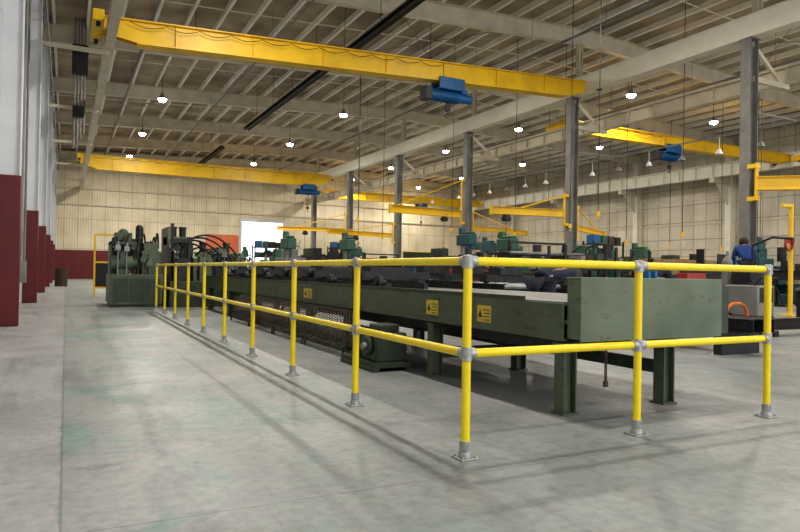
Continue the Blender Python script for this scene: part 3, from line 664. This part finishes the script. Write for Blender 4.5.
def shelving(x,y,lab,h=2.1,sd=0):
    t=thing('shelving_unit',lab,'shelving',(x,y,0),'steel shelving units');rr=random.Random(sd)
    for sx in(-.7,.7):
        for sy in(-.25,.25):part('upright',M().box(x+sx-.025,x+sx+.025,y+sy-.025,y+sy+.025,0,h),DST,t)
    z=.15
    while z<h-.1:
        part('shelf',M().box(x-.72,x+.72,y-.28,y+.28,z,z+.035),DST,t)
        xx=x-.62
        while xx<x+.45:
            w_=rr.uniform(.1,.3);hh=rr.uniform(.08,.36);part('storage_bin',M().box(xx,xx+w_,y-.2,y+.18,z+.035,z+.035+hh),rr.choice((DST,CARD,BLUE,GRD,GREY,DST,DST,GRN,RUST)),t);xx+=w_+rr.uniform(.03,.12)
        z+=.48
    return t
def stand(x,y,lab):
    t=thing('fabrication_stand',lab,'steel stand',(x,y,0),'fabrication stands')
    m=M()
    for sx in(-.9,.9):
        m.ibeam((x+sx,y,.0),(x+sx,y,1.0),.12,.1,up=(1,0,0));m.box(x+sx-.1,x+sx+.1,y-.35,y+.35,0,.08);m.bar((x+sx,y-.3,.08),(x+sx,y,.7),.05,.05)
    m.box(x-1,x+1,y-.1,y+.1,.96,1.04);part('frame',m,DST,t)
    part('work_piece',M().ibeam((x-1.1,y-.02,1.17),(x+1.1,y-.02,1.17),.25,.18).box(x-.4,x-.37,y-.1,y+.1,1.29,1.65).box(x+.2,x+.5,y-.02,y+.0,1.29,1.55),DST,t)
    part('clamp',M().cyl((x+.75,y-.1,1.3),(x+.75,y-.1,1.52),.02,n=8).box(x+.68,x+.82,y-.14,y+.1,1.29,1.34),BLUE,t)
    return t
P=[bench(9.7,8.2,1.8,.8,.85,DST,STEEL,'steel workbench on the shop floor'),
   welder(12.9,8.9,GREY,'grey welding machine on a trolley with gas cylinder'),
   bench(15.2,8.2,2.0,.9,.8,DST,STEEL,'plain steel workbench on the shop floor'),
   rack(9.8,12.0,'steel A frame rack loaded with long bars'),
   welder(12.4,13.4,BLUE,'blue welding machine on a trolley with gas cylinder'),
   machine(15.2,15.6,1.9,1.0,2.0,GRN,'green machine tool with dark control box'),
   cabinet(9.6,14.6,REDB,'red wheeled tool cabinet with steel handles'),
   drill(11.9,16.0,GRN,'green pedestal drill press with round column'),
   cabinet(9.8,18.6,BLUE,'blue wheeled tool cabinet with steel handles'),
   machine(12.4,19.5,2.4,1.1,1.9,GRD,'dark green lathe on the shop floor'),
   rack(15.8,19.2,'steel A frame rack loaded with long bars'),
   screen(12.6,22.5,mat('dark_green_curtain',(.02,.06,.04),None,3,.6),'dark green welding curtain on a yellow frame'),
   drill(15.4,22.0,TEAL,'teal pedestal drill press with round column',2.3),
   machine(8.0,22.5,2.6,1.2,1.8,GREY,'grey lathe with steel chuck on the floor'),
   bench(9.0,26,2.2,.9,.9,DST,WOOD,'wood topped workbench on the shop floor'),
   screen(14.8,26.0,mat('dark_red_curtain',(.12,.02,.015),None,3,.6),'dark red welding curtain on a yellow frame'),
   machine(24.6,16,2.4,1.2,2.2,TEAL,'teal machine tool in the workshop bay'),
   shelving(11.6,11.2,'dark steel shelving filled with parts bins',1.6,1),
   stand(9.6,20.6,'dark steel fabrication stand holding a beam'),
   shelving(16.9,17.1,'tall dark steel shelving filled with parts bins',2.2,2)]
tb=[toolbox(10.3,8.2,.85,REDB,'red steel toolbox resting on a workbench'),toolbox(15.85,8.3,.8,BLUE,'blue steel toolbox resting on a workbench')]
vs_=vise(9.2,8.2,.85)
so=stock(14.9,8.2,.8,'dark steel channel and plate pieces on a workbench')
order=[3,19,5,1,18,14,9,17,0,7,4,19,16,10,11,18,6,13,12,17,8,15,2]
k=0;rn=random.Random(3)
near=[(3,11.9,24.8),(19,16.6,24.4),(7,6.6,21.0),(5,14.3,17.9),(7,12.0,27.8),(17,16.6,28.6),(1,5.6,28.2),(18,13.5,10.2),(1,14.6,20.5),(18,13.9,24.2),(9,9.2,23.9),(12,11.6,17.8),(1,16.9,21.4),(17,9.7,10.4),(18,10.2,16.4),(1,7.0,24.6),(19,12.2,29.9),(5,9.2,28.8),(1,13.3,14.9),(7,8.4,20.2),(7,19.9,18.2),(1,19.8,21.0),(17,20.0,25.0),(9,21.9,17.8),(12,20.0,13.6),(18,23.4,14.4),(5,26.4,14.4)]
cells=near+[(None,x,y) for y in(31.6,34,37,40.5,44,48,52) for x in(5.5,9,12.4,15.6)]+[(None,x,y) for y in(12.2,16.2,19.8,22.6,26,29.4,33,37,42,48) for x in(21.6,24.9,28.2,31.5,34.6) if not(x==24.9 and y==16.2) and not(x==21.6 and y==16.2)]+[(1,21.8,9.4),(19,25.2,9.4),(5,28.6,9.6)]
for (pi,x,y) in cells:
    if pi is not None: p=P[pi]
    else: p=P[order[k%len(order)]];k+=1
    j=.12 if pi is None else 0
    n=clone(p,(x+rn.uniform(-j,j),y+rn.uniform(-j,j),0),rn.choice((0,0,.1,-.15,math.pi)) if pi is None else rn.choice((0,.06,-.06)))
    if p['category']=='workbench':
        l=n.location
        if p==P[0]:
            s_=1 if abs(n.rotation_euler.z)<1 else -1
            clone(tb[0],(l.x+.5*s_,l.y,.85),n.rotation_euler.z);clone(vs_,(l.x-.5*s_,l.y,.85),n.rotation_euler.z)
        else: clone(so,(l.x,l.y,.9 if p==P[14] else .8),n.rotation_euler.z)
def drum(x,y,mt,lab):
    m=M();m.cyl((x,y,0),(x,y,.88),.28,n=24)
    for z in(.02,.3,.58,.85):m.cyl((x,y,z),(x,y,z+.025),.29,n=24)
    m.cyl((x+.15,y,.88),(x+.15,y,.9),.04,n=10)
    o=part('oil_drum',m,mt,cat='drum',group='oil drums');o['label']=lab
for x,y,mt,l in((4.6,23.5,BLUE,'blue oil drum'),(4.4,26,REDB,'red oil drum'),(13.5,12.2,YC,'yellow oil drum'),(-.2,36,RUST,'rusty brown oil drum')):drum(x,y,mt,l+' standing on the concrete floor')
def beams(x,y,n,L,lab,ax='y',z0=.12,mt=DST,sz=.2):
    for s in(-.35,.35):
        m=M()
        if ax=='y':m.box(x-.1,x+n*(sz+.04),y+s*L-.06,y+s*L+.06,0,z0)
        else:m.box(x+s*L-.06,x+s*L+.06,y-.1,y+n*(sz+.04),0,z0)
        o=part('steel_bearer',m,DST,cat='bearer',group='steel bearers');o['label']='short dark steel bearer under stored steel beams'
    for i in range(n):
        o_=(sz+.03)*i+sz/2
        a,b=((x+o_,y-L/2,z0+sz/2),(x+o_,y+L/2,z0+sz/2)) if ax=='y' else ((x-L/2,y+o_,z0+sz/2),(x+L/2,y+o_,z0+sz/2))
        o=part('steel_beam',M().ibeam(a,b,sz,sz*.8,.012,.01),mt,cat='steel beam',group='stored steel beams');o['label']=lab
beams(15.75,11.7,3,3.2,'dark steel section stored on steel bearers','x',.5,DST,.24)
beams(7.6,6.4,3,2.4,'dark steel section lying beside the green table','y',.3,DST,.18)
beams(20.5,6.9,4,5.0,'bluish grey steel section in the workshop bay','x',.3,GREY,.3)
beams(13.2,5.2,3,5.0,'long black steel section laid across the floor','x',.10,DST,.2)
beams(11.6,7.0,1,2.2,'long black steel section laid across the floor','x',.10,DST,.2)
beams(16.3,6.6,3,4.0,'bluish grey steel section laid across the floor','x',.14,GREY,.22)
t=thing('wooden_crate','long open wooden crate on steel trestles','crate',(16.0,13.3,0))
m=M();m.box(14.6,17.4,12.9,12.94,1.1,1.5);m.box(14.6,17.4,13.7,13.74,1.1,1.5);m.box(14.6,14.64,12.9,13.74,1.1,1.5);m.box(17.36,17.4,12.9,13.74,1.1,1.5);m.box(14.6,17.4,12.9,13.74,1.06,1.1)
for x in(15.0,15.9,16.8):m.box(x,x+.08,12.87,12.9,1.06,1.5)
part('box',m,WOOD,t)
for x in(14.9,17.1):
    m=M();m.box(x-.04,x+.04,12.9,13.7,1.0,1.06)
    for y in(12.95,13.65):m.bar((x,y,1.0),(x-.15,y,0),.05,.05);m.bar((x,y,1.0),(x+.15,y,0),.05,.05)
    part('trestle',m,DST,t)
hx,hy_=8.35,5.9
t=thing('hoop_barrier','small red tubular steel hoop barrier on the floor','barrier',(hx,hy_,0))
part('hoop',M().tube([V((hx-.22,hy_,.02)),V((hx-.22,hy_,.52)),V((hx-.17,hy_,.60)),V((hx-.08,hy_,.64)),V((hx+.08,hy_,.64)),V((hx+.17,hy_,.60)),V((hx+.22,hy_,.52)),V((hx+.22,hy_,.02))],.022),ORG,t)
part('cross_tube',M().cyl((hx-.22,hy_,.25),(hx+.22,hy_,.25),.016),REDB,t)
for s in(-.22,.22):part('foot',M().box(hx+s-.05,hx+s+.05,hy_-.12,hy_+.12,0,.025),REDB,t)
t=thing('floor_stand','low yellow and orange steel floor stand','stand',(12.2,6.3,0))
part('plate',M().box(11.1,13.3,6.0,6.5,.14,.22),YC,t)
for x in(11.2,12.2,13.2):part('foot',M().box(x-.06,x+.06,6.05,6.45,0,.14),ORG,t)
for x,y in((17.2,10.6),(20.3,11.0)):
    t=thing('tool_post','yellow steel post with coiled red air hose','post',(x,y,0),'yellow tool posts')
    part('pole',M().cyl((x,y,0),(x,y,3.0),.06).box(x-.2,x+.2,y-.2,y+.2,0,.03).box(x-.4,x+.05,y-.04,y+.04,2.9,2.98),YC,t)
    m=M();pts=[V((x-.25+.16*math.cos(a*.6),y-.1+.02*math.sin(a),1.9+.16*math.sin(a*.6))) for a in range(44)];m.tube(pts,.02,6);m.box(x-.3,x,y-.1,y,1.95,2.05);part('hose_reel',m,REDB,t)
# ---------------------------------------------------------------- people
def skin(pts,edges,rad,sub=1):
    me=bpy.data.meshes.new('tmp');me.from_pydata(pts,edges,[]);o=bpy.data.objects.new('tmp',me);COL.objects.link(o)
    sm=o.modifiers.new('s','SKIN')
    for i,r in enumerate(rad):
        me.skin_vertices[0].data[i].radius=r if isinstance(r,tuple) else (r,r)
    me.skin_vertices[0].data[0].use_root=True
    ss=o.modifiers.new('b','SUBSURF');ss.levels=sub;ss.render_levels=sub
    dg=bpy.context.evaluated_depsgraph_get();ev=o.evaluated_get(dg);r=bpy.data.meshes.new_from_object(ev)
    bpy.data.objects.remove(o);return r
LIPS=mat('lips',(.3,.12,.1))
def person(loc,yaw,P,jm,tm,label,hat=None):
    t=thing('person',label,'person',loc)
    def add(name,pts,edges,rad,mt,lab=None,sub=1):
        me=skin(pts,edges,rad,sub);me.materials.clear();me.materials.append(mt)
        me.polygons.foreach_set('use_smooth',[True]*len(me.polygons));o=bpy.data.objects.new(name,me);COL.objects.link(o);o.parent=t
        if lab:o['label']=lab
        return o
    N=['pel','wai','che','nec','hb','hc','ht','lsh','lel','lwr','lha','rsh','rel','rwr','rha','lhi','lkn','lan','lto','rhi','rkn','ran','rto','nose']
    idx={n:i for i,n in enumerate(N)};pts=[P[n] for n in N]
    E=[('pel','wai'),('wai','che'),('che','nec'),('nec','hb'),('hb','hc'),('hc','ht'),('hc','nose'),('che','lsh'),('lsh','lel'),('lel','lwr'),('lwr','lha'),('che','rsh'),('rsh','rel'),('rel','rwr'),('rwr','rha'),('pel','lhi'),('lhi','lkn'),('lkn','lan'),('lan','lto'),('pel','rhi'),('rhi','rkn'),('rkn','ran'),('ran','rto')]
    R=dict(pel=.13,wai=.12,che=.14,nec=.055,hb=.07,hc=.098,ht=.07,lsh=.06,lel=.042,lwr=.03,lha=.035,rsh=.06,rel=.042,rwr=.03,rha=.035,lhi=.09,lkn=.058,lan=.042,lto=.035,rhi=.09,rkn=.058,ran=.042,rto=.035,nose=.018)
    add('body',pts,[(idx[a],idx[b]) for a,b in E],[R[n] for n in N],SKIN,'bare face and hands')
    J=['wai','pel','che','nec','lsh','lel','lwr','rsh','rel','rwr'];ji={n:i for i,n in enumerate(J)}
    JR=dict(pel=.155,wai=.15,che=.175,nec=.08,lsh=.088,lel=.065,lwr=.05,rsh=.088,rel=.065,rwr=.05)
    add('jacket',[P[n] for n in J],[(ji[a],ji[b]) for a,b in(('pel','wai'),('wai','che'),('che','nec'),('che','lsh'),('lsh','lel'),('lel','lwr'),('che','rsh'),('rsh','rel'),('rel','rwr'))],[JR[n] for n in J],jm,'long sleeved work jacket')
    T=['pel','lhi','lkn','lan','rhi','rkn','ran'];ti={n:i for i,n in enumerate(T)}
    TR=dict(pel=.15,lhi=.115,lkn=.08,lan=.07,rhi=.115,rkn=.08,ran=.07)
    add('trousers',[P[n] for n in T],[(ti[a],ti[b]) for a,b in(('pel','lhi'),('lhi','lkn'),('lkn','lan'),('pel','rhi'),('rhi','rkn'),('rkn','ran'))],[TR[n] for n in T],tm,'dark work trousers')
    for s in'lr':
        a,b=V(P[s+'an']),V(P[s+'to']);add('boot',[tuple(a+V((0,0,.04))),tuple(a+V((0,-.02,-.02))),tuple(b)],[(0,1),(1,2)],[.06,.055,.048],BLK)
        w,h=V(P[s+'wr']),V(P[s+'ha']);d=(h-w).normalized();sd=d.cross(V((0,1,.2))).normalized()
        for k in range(4):
            st=h+sd*(k-1.5)*.02;L=(.07,.085,.08,.06)[k];add('finger',[tuple(st),tuple(st+d*L*.55),tuple(st+d*L*.9+V((0,.02,-.01)))],[(0,1),(1,2)],[.01,.009,.008],SKIN,sub=0)
        st=w.lerp(h,.6);dd=(sd*(1 if s=='l' else -1)+d).normalized();add('thumb',[tuple(st),tuple(st+dd*.045),tuple(st+dd*.06+d*.025)],[(0,1),(1,2)],[.012,.011,.009],SKIN,sub=0)
    hc,ht,no=V(P['hc']),V(P['ht']),V(P['nose']);up=(ht-hc).normalized();fw=(no-hc);fw=(fw-up*fw.dot(up)).normalized();sd=up.cross(fw)
    def bit(nm,m,mt):
        me=mesh_from(nm,m.v,m.f,mt);o=bpy.data.objects.new(nm,me);COL.objects.link(o);o.parent=t
    bit('cap' if hat else 'hair',M().ball(tuple(hc+up*.035-fw*.02),.115,16,10),hat or HAIR)
    for s in(-1,1):
        bit('eye',M().ball(tuple(hc+fw*.088+sd*.035*s),.012,8,6),INK)
        bit('ear',M().ball(tuple(hc+sd*.1*s-up*.01),.028,8,6,(.5,1,1)),SKIN)
    bit('mouth',M().ball(tuple(hc+fw*.088-up*.045),.02,8,6,(1,1,.3)),LIPS)
    t.rotation_euler=(0,0,yaw);return t
BEND=dict(pel=(0,-.12,.92),wai=(0,.06,1.02),che=(0,.32,1.02),nec=(0,.47,.98),hb=(0,.52,.95),hc=(0,.6,.91),ht=(0,.68,.89),nose=(0,.62,.79),
 lsh=(.19,.36,.98),lel=(.24,.42,.72),lwr=(.18,.52,.5),lha=(.16,.55,.43),rsh=(-.19,.36,.98),rel=(-.24,.4,.72),rwr=(-.16,.5,.5),rha=(-.14,.54,.43),
 lhi=(.1,-.12,.86),lkn=(.14,-.02,.48),lan=(.14,-.1,.09),lto=(.16,.1,.05),rhi=(-.1,-.12,.86),rkn=(-.14,-.06,.48),ran=(-.16,-.22,.09),rto=(-.18,-.02,.05))
STAND=dict(pel=(0,0,.95),wai=(0,.01,1.1),che=(0,.03,1.32),nec=(0,.03,1.48),hb=(0,.04,1.54),hc=(0,.06,1.62),ht=(0,.06,1.70),nose=(0,.17,1.6),
 lsh=(.19,.03,1.38),lel=(.24,.1,1.12),lwr=(.18,.34,1.1),lha=(.15,.42,1.1),rsh=(-.19,.03,1.38),rel=(-.24,.08,1.12),rwr=(-.18,.32,1.05),rha=(-.15,.4,1.05),
 lhi=(.1,0,.88),lkn=(.12,.03,.48),lan=(.13,-.02,.09),lto=(.15,.16,.05),rhi=(-.1,0,.88),rkn=(-.12,.03,.48),ran=(-.13,-.04,.09),rto=(-.15,.14,.05))
def mixp(f): return {k_:tuple(V(BEND[k_]).lerp(V(STAND[k_]),f)) for k_ in BEND}
person((5.75,6.85,0),math.radians(-80),mixp(.10),NAVY,JEAN,'person in dark navy jacket bending over steel work')
person((10.6,9.35,0),math.radians(-75),mixp(.34),NAVY,JEAN,'person in dark jacket and grey cap leaning over work',hat=GREY)
t=thing('step_platform','low dark steel step platform','platform',(15.0,10.5,0))
part('deck',M().box(14.5,15.5,10.1,11.0,.42,.46),DST,t)
for a in(14.55,15.45):
    for b in(10.15,10.95):part('leg',M().box(a-.03,a+.03,b-.03,b+.03,0,.42),DST,t)
person((15.05,10.4,.46),math.radians(-40),mixp(.72),CBLUE,JEAN,'person in blue work jacket standing on a step platform')
# ---------------------------------------------------------------- world + camera
w=bpy.data.worlds.new('overcast_sky');scene.world=w;w.use_nodes=True;w.node_tree.nodes['Background'].inputs[0].default_value=(.93,.96,1,1);w.node_tree.nodes['Background'].inputs[1].default_value=1.75
F=648
cam=bpy.data.cameras.new('camera');co=bpy.data.objects.new('camera',cam);COL.objects.link(co);cam.sensor_width=36;cam.lens=F/800*36;cam.clip_end=300
th=math.atan(334/F)
R=Matrix.Rotation(-th,4,'Z')@Matrix.Rotation(math.radians(90+.52),4,'X')@Matrix.Rotation(math.radians(1.0),4,'Z')
co.matrix_world=Matrix.Translation((0,0,1.0))@R
scene.camera=co
scene.view_settings.view_transform='Standard'
try: scene.view_settings.look='Medium High Contrast'
except Exception: pass
